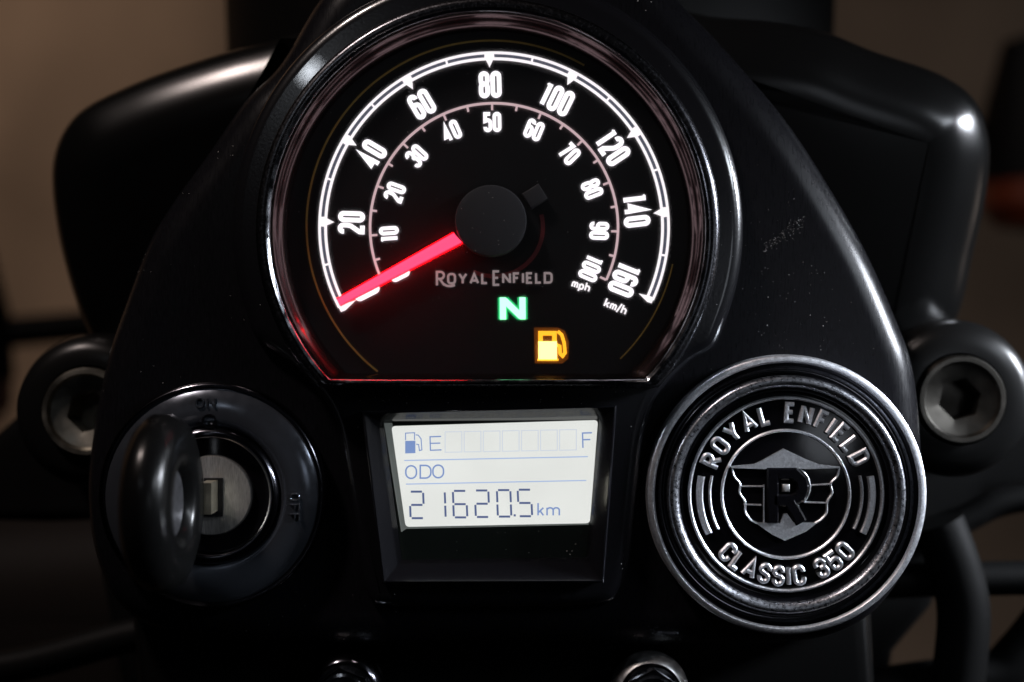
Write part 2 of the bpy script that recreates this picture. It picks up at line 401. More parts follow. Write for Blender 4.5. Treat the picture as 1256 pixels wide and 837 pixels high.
# ------------------------------------------------------------------ fork caps with hex sockets
def fork_cap(px, py, label, rb, metal):
    zt = -.024; c = P(px, py, zt); kk = k(zt)
    t = Thing('fork_cap', label, 'fork cap', (c.x, c.y, -.05), 'fork caps either side of the panel')
    b = MB(); b.lathe(c, [(rb * kk, -.06), (rb * kk, zt - .006), ((rb - 6) * kk, zt - .002), ((rb - 22) * kk, zt), (57 * kk, zt), (56 * kk, zt - .004)], 96, cap0=True)
    b.build('clamp', M['clamp'], t, sharp=50)
    b = MB(); r6 = 27 * kk
    outer = [(54 * kk, zt - .006), (54 * kk, zt + .001), (52 * kk, zt + .002), (47 * kk, zt + .002), (44 * kk, zt + .0005), (33 * kk, zt)]
    n = 96; rings = [[Vector((c.x + r * math.cos(2 * math.pi * i / n), c.y + r * math.sin(2 * math.pi * i / n), z)) for i in range(n)] for r, z in outer]
    def hexr(a):
        a = (a + math.pi / 6) % (math.pi / 3) - math.pi / 6
        return r6 * math.cos(math.pi / 6) / math.cos(a)
    for z in (zt - .0005, zt - .009):
        rings.append([Vector((c.x + hexr(2 * math.pi * i / n + .25) * math.cos(2 * math.pi * i / n), c.y + hexr(2 * math.pi * i / n + .25) * math.sin(2 * math.pi * i / n), z)) for i in range(n)])
    b.rings(rings, cap1=True)
    b.build('socket_bolt', metal, t, sharp=40)
fork_cap(107, 505, 'round fork cap with hex socket beside the ignition lock', 96, M['alloyleft'])
fork_cap(1178, 490, 'round fork cap with hex socket beside the chrome badge', 98, M['alloy'])

# ------------------------------------------------------------------ handlebar, hoses, indicators
zb = -.045
hb = Thing('handlebar', 'black handlebar tube passing under the instrument panel', 'handlebar', P(640, 740, zb))
b = MB(); b.tube(smooth_path([P(-60, 828, zb), P(40, 812, zb), P(180, 775, zb), P(400, 735, zb), P(640, 730, zb), P(900, 722, zb), P(1120, 712, zb), P(1330, 708, zb)], sub=6), 21 * k(zb)); b.build('tube', M['rubber'], hb)
b = MB(); b.rprism([P(x, y, -.02) for x, y in ((150, 700), (1075, 700), (1085, 940), (165, 940))], -.06, -.022, .006); b.build('clamp_block', M['nacelle'], hb)
def hose(label, pts, z, r):
    o = MB(); o.tube(smooth_path([P(x, y, z) for x, y in pts], sub=8), r * k(z), 18)
    q = o.build('control_hose', M['rubber']); q['label'] = label; q['category'] = 'hose'; q['group'] = 'hoses and cables by the handlebar'
hose('thick black hose dropping from the handlebar below the badge', [(1150, 640), (1172, 700), (1182, 760), (1172, 860)], -.04, 32)
hose('black cable curving off to the right under the fork cap', [(1150, 655), (1190, 634), (1230, 616), (1300, 604)], -.052, 17)
hose('black cable curving up from the lower right corner', [(1060, 850), (1130, 838), (1215, 828), (1250, 800), (1290, 750)], -.05, 27)
yk_ = Thing('top_yoke', 'black cast top yoke under the instrument panel joining the fork caps', 'yoke', P(628, 560, -.07))
b = MB(); zy = -.056
b.rprism([P(x, y, zy) for x, y in [(-30, 552), (-30, 640), (60, 642), (108, 640), (118, 690), (130, 752), (150, 860), (1090, 860), (1098, 802), (1118, 778), (1132, 762), (1146, 745), (1164, 695), (1168, 655), (1182, 630), (1215, 607), (1290, 588), (1290, 500), (1150, 400), (140, 400)][::-1]], -.085, zy, .004)
b.build('yoke_casting', M['clamp'], yk_, sharp=50)
ft = Thing('fuel_tank', 'dark fuel tank filling the bottom edge below the instruments', 'fuel tank', P(500, 900, -.2))
b = MB(); zt_ = -.115
b.rprism([Vector((p.x, p.y, 0)) for p in smooth_path([P(x, y, zt_) for x, y in [(-260, 760), (-120, 650), (60, 625), (300, 615), (620, 610), (900, 620), (1040, 660), (1090, 760), (1110, 1000), (700, 1300), (100, 1300), (-250, 1000)]], True, 6)], -.26, zt_, .03, 8)
b.build('tank_shell', material('dark_brown_tank_paint', (.010, .008, .007), .6, spec=.06), ft, sharp=60)
def indicator(label, px, py, z, rx):
    c = P(px, py, z); t = Thing('turn_indicator', label, 'turn indicator', (c.x, c.y, z - .03), 'amber turn indicators')
    b = MB(); b.lathe_y((c.x, c.y, z), [(.001 * rx, .060 * rx), (.012 * rx, .056 * rx), (.019 * rx, .030 * rx), (.021 * rx, 0.004 * rx)], 48, cap1=True); b.build('housing', M['rubber'], t)
    b = MB(); b.lathe_y((c.x, c.y, z), [(.020 * rx, .004 * rx), (.020 * rx, -.006 * rx), (.015 * rx, -.013 * rx), (.001 * rx, -.016 * rx)], 48, cap0=True); b.build('lens', M['orange'], t)
    b = MB(); b.tube([(c.x, c.y + .02, z), (c.x * .5, c.y + .03, z - .02)], .006, 16); b.build('stalk', M['rubber'], t)
indicator('amber turn indicator at the right edge beyond the nacelle', 1270, 235, -.26, 1.05)
indicator('amber turn indicator at the left edge beside the fork cap', -52, 478, -.24, 1.0)

# ------------------------------------------------------------------ instrument panel
ZP = -.006
pn = Thing('instrument_panel', 'satin black teardrop instrument panel carrying the gauge, lock and badge', 'panel', P(628, 500, -.03))
out = [(400, -10), (345, 78), (300, 125), (255, 190), (215, 245), (182, 300), (152, 380), (132, 440), (116, 520), (108, 600), (118, 680), (150, 745), (215, 778), (330, 790), (628, 792), (930, 790),
       (1040, 770), (1100, 715), (1128, 630), (1129, 540), (1119, 450), (1098, 390), (1060, 305), (1010, 218), (965, 150), (915, 90), (850, 20), (760, -60), (600, -95), (470, -60)]
o2 = smooth_path([Vector((P(x, y, ZP - .007).x, P(x, y, ZP - .007).y, 0)) for x, y in out], True, 8)
b = MB(); b.rprism(o2, -.024, ZP, .0085, 14); b.build('panel_plate', M['panel'], pn, sharp=60)
# raised keyhole console round gauge and screen
ZC = -.002
key = [(598 + 314 * math.cos(R(a)), 280 - 314 * math.sin(R(a))) for a in range(-28, 209, 6)]
key += [(356, 447), (392, 484), (413, 525), (426, 600), (441, 690), (452, 732), (480, 744), (628, 746), (735, 742), (760, 728), (772, 690), (783, 600), (793, 525), (812, 480), (846, 445)]
o3 = smooth_path([Vector((P(x, y, -.004).x, P(x, y, -.004).y, 0)) for x, y in key], True, 3)
b = MB(); b.rprism(o3, ZP - .002, ZC, .0030, 8); b.build('gauge_console', M['console'], pn, sharp=60)

# ------------------------------------------------------------------ speedometer
sp = Thing('speedometer', 'round backlit speedometer with red needle resting at zero', 'speedometer', P(600, 280, ZC))
CB = P(598, 281, .005); kb = k(.005)
def dring(r, yc, n=150):
    """circle of radius r (px) cut flat yc px below its centre, n+13 points"""
    a = math.asin(min(.999, yc / r)); a0 = -a; a1 = math.pi + a
    p = [(r * math.cos(a0 + (a1 - a0) * i / n), r * math.sin(a0 + (a1 - a0) * i / n)) for i in range(n + 1)]
    x0, x1 = p[-1][0], p[0][0]
    p += [(x0 + (x1 - x0) * i / 13, -yc) for i in range(1, 13)]
    return p
def dwall(prof):
    b = MB(); b.rings([[Vector((CB.x + x * kb, CB.y + y * kb, z * MM)) for x, y in dring(r, yc)] for r, yc, z in prof]); return b
dwall([(287, 195, -3), (287, 195, 2.5), (284, 193, 4.6), (279, 191, 5.2), (274, 189, 5.0)]).build('bezel_rim', M['rim'], sp, sharp=50)
dwall([(274, 189, 4.4), (273.6, 189, 5.3), (271.5, 187.5, 5.9), (268, 185, 5.6), (266, 183.5, 4.4)]).build('chrome_ring', M['bezel_chrome'], sp, sharp=60)
dwall([(266.5, 183.5, 5.0), (265.5, 183, 4.4), (264.5, 182, 3.6), (260, 180.5, 2.7), (256, 179.4, 1.7), (252.5, 178.3, .6), (250.5, 178.3, -.4), (250, 178, -1.4)]).build('inner_wall', M['wall'], sp, sharp=60)
ZD = -.0014; kd = k(ZD); CD = P(606, 279, ZD)
b = MB(); b.plate([(CB.x + x * kb, CB.y + y * kb) for x, y in dring(260, 182)], ZD - .0008, ZD); b.build('dial_face', M['dial'], sp, smooth=False)
def dp(r, a): return (CD.x + r * kd * math.cos(R(a)), CD.y + r * kd * math.sin(R(a)))
def arcpts(r, a0, a1, n=120): return [dp(r, a0 + (a1 - a0) * i / n) for i in range(n + 1)]
def ka(v): return 91.6 - (v - 80) * 28.85 / 20
def ma(v): return ka(v * 1.609344)
Z1 = ZD + .0001; Z2 = ZD + .0003
b = MB(); b.ribbon(arcpts(210.2, ka(0), ka(160)), 5 * kd, ZD, Z1); b.build('scale_gap', M['gapblue'], sp, smooth=False)
b = MB()
b.ribbon(arcpts(213.9, ka(-.3), ka(160.6)), 3.3 * kd, ZD, Z2); b.ribbon(arcpts(206.6, ka(-.3), ka(160.6)), 3.4 * kd, ZD, Z2 + 2e-6)
for v in range(10, 160, 20): b.ribbon([dp(205, ka(v)), dp(214.5, ka(v))], 2.6 * kd, ZD, Z2 + 4e-6)
for v in range(0, 161, 20):
    a = ka(v); d = .8 if v == 0 else (-.8 if v == 160 else 0); lo, hi = (0, 2.2) if v == 0 else ((-2.2, 0) if v == 160 else (-1.7, 1.7))
    b.plate([dp(195 if v == 160 else (191 if v == 0 else 196), a + d), dp(209, a + hi), dp(214.5, a + hi * .9), dp(214.5, a + lo * .9), dp(209, a + lo)][::-1], ZD, Z2 + 6e-6)
b.build('speed_scale', M['white'], sp, smooth=False, label='white double arc with ticks every ten km/h')
b = MB(); b.ribbon(arcpts(152, ma(0), ma(100)), 3.0 * kd, ZD, Z2)
for v in range(5, 101, 5): b.ribbon([dp(152, ma(v)), dp(143.5 if v % 10 == 0 else 145, ma(v))], 2.6 * kd, ZD, Z2 + 3e-6)
b.build('inner_scale', M['pink'], sp, smooth=False, label='pale pink inner arc for miles per hour')
def numeral(txt, r, a, hgt, wid, gap, thick, unit):
    cx, cy = dp(r, a); t = R(a - 90)
    st = text_strokes(txt, hgt - thick, wid - thick, gap + thick, None, {'1': .55, '4': 1.12})
    def pl(p):
        q = rot2((p[0], p[1] - (hgt - thick) / 2), t); return (cx + q[0] * kd, cy + q[1] * kd)
    write('numeral', st, thick, pl, ZD, Z2, M['numeral'], sp, label='white numeral %s on the %s scale' % (txt, unit), kz=kd)
for v in range(0, 161, 20): numeral(str(v), 172.5 if v == 160 else 175, ka(v) + {100: 1.2, 140: 1.6, 160: 2}.get(v, 0), 33, 13.6, .8, 5.7, 'outer')
for v in range(0, 101, 10): numeral(str(v), 129, ma(v) + (2.2 if v == 100 else 0), 24.5, 10.8, .5, 4.5, 'inner')
def straight(cx, cy, rot, kz, z):
    c = P(cx, cy, z)
    def pl(p):
        q = rot2(p, R(rot)); return (c.x + q[0] * kz, c.y + q[1] * kz)
    return pl
write('unit_legend', text_strokes('mph', 9.5, 4.6, 2.9), 2.2, straight(711.5, 354.5, -17, kd, ZD), ZD, Z2, M['white'], sp, kz=kd, label='white lettering mph')
write('unit_legend', text_strokes('km/h', 9.8, 4.8, 2.7), 2.2, straight(753.5, 380.5, -22, kd, ZD), ZD, Z2, M['white'], sp, kz=kd, label='white lettering km/h')
# maker's lettering in small capitals
st = []
def word(txt, x, caps, small, wbig, wsm, gap):
    for i, ch in enumerate(txt):
        h_, w_ = (caps, wbig) if i == 0 else (small, wsm)
        w2 = w_ * {'I': 0.0, 'E': .75, 'L': .7, 'F': .75, 'Y': 1.05, 'A': 1.1}.get(ch, 1)
        dy = -(caps - small) * .45 if i == 0 else 0
        for pts, cl in glyph(ch, w2 / h_, .28): st.append(([(x + a * h_, dy + q * h_) for a, q in pts], cl, ch))
        x += w2 + gap
    return x
xe = word('ROYAL', 0, 16.5, 11.5, 8.6, 8.3, 5.2); word('ENFIELD', xe + 3, 16.5, 11.5, 9, 8.3, 4.9)
st.append(([(8, -.5), (12, -3.0), (17, -3.4), (22, -2.2)], False, 'R'))
write('maker_lettering', st, 2.8, straight(536, 348, .5, kd, ZD), ZD, Z2, M['printgrey'], sp, kz=kd, label='grey lettering ROYAL ENFIELD')
# neutral lamp and fuel lamp
cN = (629, 379)
lamp = write('neutral_lamp', text_strokes('N', 27, 24, 0), 7.6, straight(629, 392, .5, kd, ZD), ZD, Z2 + .0002, M['green'], sp, kz=kd, label='glowing green letter N')
write('neutral_halo', text_strokes('N', 27, 24, 0), 12.5, straight(629, 392, .5, kd, ZD), ZD, Z2 - .0001, M['greenhalo'], sp, lamp, kz=kd)  # bloom round the N, put in as a wider glowing copy
def poly(pts, z): return [(P(x, y, z).x, P(x, y, z).y) for x, y in pts]
b = MB(); b.plate(poly([(660.5, 419), (683, 419), (683, 441), (660.5, 441)][::-1], ZD), ZD, Z2 + .0002)
fl = b.build('fuel_lamp', M['amberhot'], sp, smooth=False, label='glowing amber fuel pump symbol')
b = MB()
b.ribbon(poly([(663, 425), (663, 409), (680, 409), (680, 425)], ZD), 5.6 * kd, ZD, Z2); b.ribbon(poly([(659, 441.5), (685, 441.5)], ZD), 3 * kd, ZD, Z2 + 3e-6)
b.ribbon(poly([(682, 423), (686.5, 425), (687, 434), (690, 437), (693, 433), (692, 421), (689, 411), (684, 406.5)], ZD), 4.2 * kd, ZD, Z2 + 6e-6)
b.build('pump_outline', M['amber'], sp, fl, smooth=False)
b = MB(); b.plate(poly([(655, 402), (684, 402), (693, 406), (698, 420), (697, 440), (690, 446), (656, 446)][::-1], ZD), ZD, ZD + .00005); b.build('fuel_halo', M['amberhalo'], sp, fl, smooth=False)  # glow round the fuel symbol, put in as a faint emissive plate
# gold line in two arcs round the dial
b = MB()
def gp(r, a): c = P(603, 277, ZD); return (c.x + r * kd * math.cos(R(a)), c.y + r * kd * math.sin(R(a)))
b.ribbon([gp(227, 60 + 172 * i / 90) for i in range(91)], 2.2 * kd, ZD, ZD + .0002); b.ribbon([gp(227, -12 - 34 * i / 20) for i in range(21)], 1.6 * kd, ZD, ZD + .0002)
b.build('gold_line', M['gold'], sp, smooth=False)
# needle, hub, stop peg
zn = .0018; kn = k(zn)
A = P(415, 371, zn); B = P(560, 292.5, zn); d = Vector((B.x - A.x, B.y - A.y)).normalized(); nn = Vector((-d.y, d.x))
def npt(t, s): q = Vector((A.x, A.y)) + (Vector((B.x, B.y)) - Vector((A.x, A.y))) * t + nn * s * kn; return (q.x, q.y)
b = MB(); b.plate([npt(0, -4.2), npt(1.02, -7.2), npt(1, 7.2), npt(0, 4.2)], zn - .0006, zn)
nd = b.build('needle', M['needle'], sp, smooth=False)
b = MB(); b.ribbon([npt(0, -4.7), npt(1.02, -7.8)], 1.3 * kn, zn - .0014, zn - .0002); b.ribbon([npt(0, 4.7), npt(1, 7.8)], 1.3 * kn, zn - .001, zn - .0002)
b.build('needle_edge', M['needle_edge'], sp, nd, smooth=False)
c = P(602, 271, .003); kh = k(.003)
b = MB(); b.lathe(c, [(44 * kh, -.0005), (44 * kh, .0028), (42.5 * kh, .0034), (38 * kh, .0036), (.0001, .0036)], 96); b.build('hub', M['hub'], sp)
b = MB(); c = P(656, 241, .001)
b.rprism([(c.x + x * kd, c.y + y * kd) for x, y in [rot2(q, R(32)) for q in ((-12, -11), (12, -11), (12, 11), (-12, 11))]], ZD, .001, .0004, 3); b.build('stop_peg', M['hub'], sp)
b = MB(); b.ribbon([dp(60, a) for a in range(-115, 20, 5)], 5 * kd, ZD, ZD + .00012); b.build('hub_glow_arc', material('hub_glow_red', (.10, .012, .014), .4), sp, smooth=False)  # red needle light on the dial, put in as a coloured arc
b = MB(); b.plate([(CB.x + x * kb, CB.y + y * kb) for x, y in dring(265.5, 184)], .0042, .0046); b.build('glass', M['lens'], sp, smooth=False)

# ------------------------------------------------------------------ LCD
lc = Thing('odometer_display', 'small lit grey screen with fuel bar and odometer reading below the gauge', 'display', P(604, 606, ZC))
def quadring(q, n=1): return q
oq = [(443, 505), (757, 497), (741, 715), (468, 716)]; iq = [(470, 518), (735, 515), (719, 684), (493, 687)]
ZF = .0022; ZS = -.0012
def rq(q, z): return [P(x, y, z) for x, y in q]
b = MB()
o_lo = [Vector((p.x, p.y, -.003)) for p in rq(oq, ZF)]; o_hi = rq(oq, ZF - .0004)
def shrink(q, s): cx = sum(p[0] for p in q) / 4; cy = sum(p[1] for p in q) / 4; return [(cx + (x - cx) * s, cy + (y - cy) * s) for x, y in q]
rr_ = [o_lo]
for q_ in range(8):
    a_ = math.pi / 2 * q_ / 7; rr_.append(rq(shrink(oq, 1 - .020 * (1 - math.cos(a_))), ZF - .0009 * (1 - math.sin(a_))))
rr_ += [rq(shrink(oq, .974), ZF), rq(shrink(oq, .970), ZF - .0001), [Vector((p.x, p.y, ZS - .0001)) for p in rq(iq, ZS + .0004)], [Vector((p.x, p.y, ZS - .0006)) for p in rq(iq, ZS + .0004)]]
b.rings(rr_)
b.build('bezel', M['screenbezel'], lc, sharp=32)
b = MB(); b.plate(poly(shrink(iq, 1.03)[::-1], ZS), ZS - .0006, ZS - .0002); b.build('screen_bed', M['bed'], lc, smooth=False)
def rounded(q, rad, n=5):
    out = []
    for i in range(4):
        p0, p1, p2 = Vector(q[i - 1]), Vector(q[i]), Vector(q[(i + 1) % 4])
        a = p1 + (p0 - p1).normalized() * rad; c = p1 + (p2 - p1).normalized() * rad
        for j in range(n + 1): t = j / n; v = a * (1 - t) ** 2 + p1 * 2 * t * (1 - t) + c * t * t; out.append((v.x, v.y))
    return out
b = MB(); b.plate(poly(rounded([(480, 523), (733.5, 515.5), (723.5, 642), (497.5, 646.5)], 5)[::-1], ZS), ZS - .0002, ZS)
scn = b.build('screen', M['lcd'], lc, smooth=False)
b = MB(); b.plate(poly([(471, 519), (481, 519), (499, 646), (722, 641.5), (722, 644), (498.5, 649), (492, 653)][::-1], ZS), ZS - .0002, ZS - .0001); b.build('edge_glow', M['leak'], lc, scn, smooth=False)  # screen light on the surrounding border, put in as a glowing strip
ZI = ZS + .00006
ks = k(ZS)
def lcd_part(name, mat, polys=(), ribs=(), thick=1.6, label=None):
    b = MB()
    for i, q in enumerate(polys): b.plate(poly(q[::-1], ZS), ZS, ZI + i * 2e-6)
    for i, (q, cl) in enumerate(ribs): b.ribbon(poly(q, ZS), thick * ks, ZS, ZI + 2e-5 + i * 2e-6, cl)
    return b.build(name, mat, lc, scn, smooth=False, label=label)
lcd_part('fuel_symbol', M['inkmid'], [[(497, 541), (509.5, 540.8), (509.5, 556), (497, 556.4)]], [([(497.5, 540), (497.5, 531.5), (508.5, 531), (508.5, 540)], False), ([(509.8, 533.5), (513, 534), (516.5, 538.5), (517.5, 552), (514.5, 553), (513.5, 545.5), (510.5, 545)], False)], 1.2)
lcd_part('empty_mark', M['inkmid'], ribs=[([(541, 535.5), (527.5, 536), (528, 552.5), (541.5, 552)], False), ([(528, 544), (540, 543.7)], False)], thick=1.5, label='letter E')
lcd_part('full_mark', M['inkmid'], ribs=[([(726, 531), (714.5, 531.4), (715, 549.5)], False), ([(715, 539.6), (724, 539.3)], False)], thick=1.7, label='letter F')
def yy(x, y): return y - (x - 600) * .018
for i in range(7):
    x0 = 546 + i * 23.4; x1 = x0 + 20.5
    lcd_part('fuel_bar', M['ghost'], ribs=[([(x0, yy(x0, 529)), (x1, yy(x1, 529)), (x1, yy(x1, 554)), (x0, yy(x0, 554))], True)], thick=1.2)
lcd_part('divider', M['inkline'], ribs=[([(496, 565), (721, 560.3)], False)], thick=1.3)
lcd_part('divider', M['inkline'], ribs=[([(498, 594), (719, 589.5)], False)], thick=1.3)
for i, x in enumerate((498, 515.5, 531)):
    g_ = glyph('ODO'[i], 13 / 15.5, .42)
    lcd_part('mode_letter', M['inkmid'], ribs=[([(x + px * 15.5 + (0 if i else -.2), 587 - i * .4 - py * 15.5) for px, py in p], cl) for p, cl in g_], thick=1.9, label='letter %s' % 'ODO'[i])
SEG = {'2': 'abged', '1': 'bc', '6': 'afgedc', '0': 'abcdef', '5': 'afgcd'}
def seg7(ch, x, ytop, ybot, wd):
    h_ = ybot - ytop; m = ytop + h_ * .5; gpx = 1.4
    L = {'a': ((0, ytop), (wd, ytop)), 'g': ((0, m), (wd, m)), 'd': ((0, ybot), (wd, ybot)), 'f': ((0, ytop), (0, m)), 'b': ((wd, ytop), (wd, m)), 'e': ((0, m), (0, ybot)), 'c': ((wd, m), (wd, ybot))}
    res = []
    for s_ in SEG[ch]:
        (x0, y0), (x1, y1) = L[s_]; dx = x1 - x0; dy = y1 - y0; l = math.hypot(dx, dy); dx /= l; dy /= l
        f = lambda q, y: x + q + (y - ytop) * .035
        res.append(([(f(x0 + dx * gpx, y0), yy(x, y0 + dy * gpx)), (f(x1 - dx * gpx, y1), yy(x, y1 - dy * gpx))], False))
    return res
for ch, x in zip('216205', (502.5, 528.5, 555.5, 582.5, 609.5, 635)):
    lcd_part('digit', M['inkdark'], ribs=seg7(ch, x, 601.5, 634, 16.5 if ch != '1' else 17), thick=2.5, label='black segment digit %s' % ch)
lcd_part('decimal_point', M['inkdark'], [[(630, 631), (632.6, 631), (632.6, 633.6), (630, 633.6)]])
for ch, x, wd in (('k', 660, 6.5), ('m', 671, 15)):
    lcd_part('unit_letter', M['inkmid'], ribs=[([(x + px * 15, 632.3 - py * 15) for px, py in p], cl) for p, cl in glyph(ch, wd / 15)], thick=1.9, label='letter %s' % ch)
b = MB(); b.plate(poly(shrink(iq, 1.0)[::-1], ZS + .001), ZS + .0007, ZS + .0010); b.build('glass', M['lcdlens'], lc, smooth=False)

# ------------------------------------------------------------------ badge cap
bd = Thing('badge_cap', 'round black and chrome badge with winged letter emblem and raised lettering', 'badge', P(964, 607, ZP))
ZB = -.003; kk = k(-.002); CBd = P(965, 607, -.0015)
def br(prof, name, mat, **kw):
    b = MB(); b.lathe(CBd, [(r * kk, z * MM) for r, z in prof], 160); return b.build(name, mat, bd, **kw)
br([(171.5, -7), (171.5, -1.9), (170.5, -1.1), (168.5, -.8), (164, -.8), (162, -1.2), (161, -2)], 'outer_ring', M['worn'], sharp=45)
br([(161.5, -1.6), (159, -3.0), (154, -3.7), (149, -3.6), (146, -2.6)], 'groove', M['groove'], sharp=60)
br([(146.5, -3), (146, -1.4), (144, -.4), (141.5, -.1), (135.5, -.3), (132.5, -1.0), (131, -2.2)], 'inner_ring', M['wornring'], sharp=50)
br([(131.5, -1.8), (129, -2.9), (125, -3.2), (121, -3.0), (.1, -3.0)], 'disc', M['gloss'], sharp=60)
ZT = -.0019
def circ(r, a0=0, a1=360, n=140): return [(CBd.x + r * kk * math.cos(R(a0 + (a1 - a0) * i / n)), CBd.y + r * kk * math.sin(R(a0 + (a1 - a0) * i / n))) for i in range(n + 1)]
b = MB(); b.ribbon(circ(118.5), 4.2 * kk, ZB, ZT, True, .0003); b.build('line_ring', M['worn'], bd, smooth=False, label='thin raised ring outside the lettering')
b = MB(); b.ribbon(circ(78.5), 3.6 * kk, ZB, ZT - .0002, True, .0003); b.build('line_ring', M['worn'], bd, smooth=False, label='thin raised ring round the emblem')
for a0, a1 in ((168, 207), (12, -27)):
    b = MB(); b.ribbon(circ(106, a0, a1, 24), 8.5 * kk, ZB, ZT - .0001, False, .0003); b.build('side_bar', M['worn'], bd, smooth=False)
    b = MB(); b.ribbon(circ(93.5, a0 - (2 if a0 > 90 else -2), a1, 24), 3.4 * kk, ZB, ZT - .0001, False, .0003); b.build('side_bar', M['worn'], bd, smooth=False)
def ring_text(txt, rb, hgt, ctr, span, inward, thick=5.6):
    ws = {'I': 0, 'E': 8.5, 'L': 8.5, 'F': 8.5, 'N': 11, 'R': 10.5, 'D': 11, 'O': 11.5, 'Y': 12.5, 'A': 13, 'C': 11, 'S': 10.5, ' ': 4}
    W = [ws.get(c_, 11) for c_ in txt]; gap = 8.4; tot = sum(W) + gap * (len(txt) - 1); x = -tot / 2; rm = rb + hgt / 2
    sc = R(span) * rm / tot
    for c_, w_ in zip(txt, W):
        if c_ != ' ':
            strokes = glyph(c_, w_ / (hgt - thick), .26); xm = (x + w_ / 2) * sc
            b = MB(); i = 0
            for pts, cl in strokes:
                q = []
                for px, py in pts:
                    u = (px * (hgt - thick) - w_ / 2); v = (py - .5) * (hgt - thick)
                    if inward: th = R(ctr) - xm / rm; loc = rot2((u, rm + v), th - math.pi / 2)
                    else: th = R(ctr) + xm / rm; loc = rot2((u, -(rm - v)), th + math.pi / 2)
                    q.append((CBd.x + loc[0] * kk, CBd.y + loc[1] * kk))
                b.ribbon(q, thick * kk, ZB, ZT + i * 4e-6, cl, .00035); i += 1
            b.build('letter', M['worn'], bd, smooth=False, label='raised letter %s' % c_ if c_.isalpha() else 'raised numeral %s' % c_)
        x += w_ + gap
ring_text('ROYAL ENFIELD', 87.5, 26, 91, 136, True)
ring_text('CLASSIC 350', 87.5, 26, 270.5, 97, False)
# winged letter emblem
def ep(pts): return [(CBd.x + (x - 436) / 3.488 * kk, CBd.y - (y - 406) / 3.488 * kk) for x, y in pts]
b = MB(); b.plate(ep([(200, 286), (300, 276), (330, 262), (425, 210), (520, 255), (580, 278), (664, 287), (664, 293), (540, 297), (320, 297), (200, 293)][::-1]), ZB, ZT - .0001); b.build('emblem_peak', M['worn'], bd, smooth=False)
b = MB(); b.plate(ep([(305, 528), (410, 528), (425, 490), (440, 488), (468, 528), (568, 528), (520, 565), (430, 604), (375, 578)][::-1]), ZB, ZT - .0001); b.build('emblem_foot', M['worn'], bd, smooth=False)
for sd, lines in (('left', [[(205, 293), (215, 330), (240, 362), (238, 400), (262, 440), (262, 480), (285, 515), (312, 530)], [(240, 372), (342, 372)], [(255, 450), (330, 452)], [(342, 365), (342, 526)]]),
                  ('right', [[(664, 290), (655, 330), (628, 360), (634, 400), (612, 440), (610, 485), (585, 515), (560, 530)], [(630, 362), (540, 368)], [(615, 444), (515, 440)], [(495, 298), (525, 325), (538, 365), (535, 400), (515, 440)]])):
    b = MB()
    for i, l in enumerate(lines): b.ribbon(ep(l if len(l) < 3 else [(p.x, p.y) for p in smooth_path([Vector((*q, 0)) for q in l], sub=4)]), (2.6 if i == 0 else 2.0) * kk, ZB, ZT - .0003 + i * 5e-6, False, .0002)
    b.build('wing', M['worn'], bd, smooth=False, label='raised outline of the %s wing' % sd)
b = MB()
b.ribbon(ep([(378, 527), (378, 318), (470, 318), (500, 345), (508, 380), (495, 415), (460, 432), (385, 432)]), 15 * kk, ZB, ZT + .0003, False, .0004); b.ribbon(ep([(452, 440), (500, 527)]), 15 * kk, ZB, ZT + .00031, False, .0004)
b.build('emblem_letter', M['gloss'], bd, smooth=False, label='black raised letter R')
b = MB(); b.rprism(ep([(418, 362), (452, 362), (452, 396), (418, 396)]), ZB, ZT + .0001, .0003, 3); b.build('emblem_dot', M['bright'], bd)

# ------------------------------------------------------------------ ignition lock and key
ig = Thing('ignition_lock', 'round black ignition lock with raised lettering and silver cylinder', 'ignition lock', P(259, 608, ZP))
CI = P(259, 608, -.001); ki = k(-.001)
def ir(prof, name, mat, **kw):
    b = MB(); b.lathe(CI, [(r * ki, z * MM) for r, z in prof], 144); return b.build(name, mat, ig, **kw)
ir([(139.5, -7), (139.5, -2.2), (138, -1.2), (136, -1.0), (134, -1.3), (132, -1.7)], 'rim', M['lockrim'], sharp=50)
ir([(132.5, -2.0), (128, -1.4), (118, -.6), (106, -.1), (96, .0), (88, -.3), (85, -1.0)], 'escutcheon', M['lockdish'], sharp=50)
ir([(85.5, -1.2), (83, .0), (80, .6), (77, .8), (73, .5), (71, -.2), (70, -2.6)], 'collar', M['lockrim'], sharp=50)
ir([(70.5, -2.5), (60, -2.8), (49, -2.8), (48.5, -2.8)], 'shutter_ring', M['gloss'], sharp=50)
ir([(49.5, -3.5), (49.5, -1.6), (48, -1.1), (.1, -1.0)], 'cylinder', M['brushed'], sharp=40)
def slotq(px, py, wx, wy): c = P(px, py, -.001); return (c.x, c.y, wx * ki, wy * ki)
x, y, wx, wy = slotq(262, 610, 23, 47); b = MB(); b.box((x, y, -.0009), (wx, wy, .0006)); b.build('key_slot', M['dial'], ig, smooth=False)
zt = .0001
write('mark', text_strokes('ON', 11, 9, 5), 2.4, straight(252, 500, 0, ki, zt), -.0012, .0003, M['lockdish'], ig, chamfer=.0001, kz=ki, label='raised marking ON')
b = MB(); b.ribbon([(P(257, 517, zt).x + 8 * ki * math.cos(R(a)), P(257, 517, zt).y + 8 * ki * math.sin(R(a))) for a in range(0, 360, 15)], 2.2 * ki, -.0012, .0006, True, .0001); b.build('mark', M['gloss'], ig, smooth=False, label='raised ring symbol')
write('mark', text_strokes('OFF', 11, 8, 5), 2.0, straight(356, 622, -90, ki, zt), -.0012, .0003, M['lockdish'], ig, chamfer=.0001, kz=ki, label='raised marking OFF')

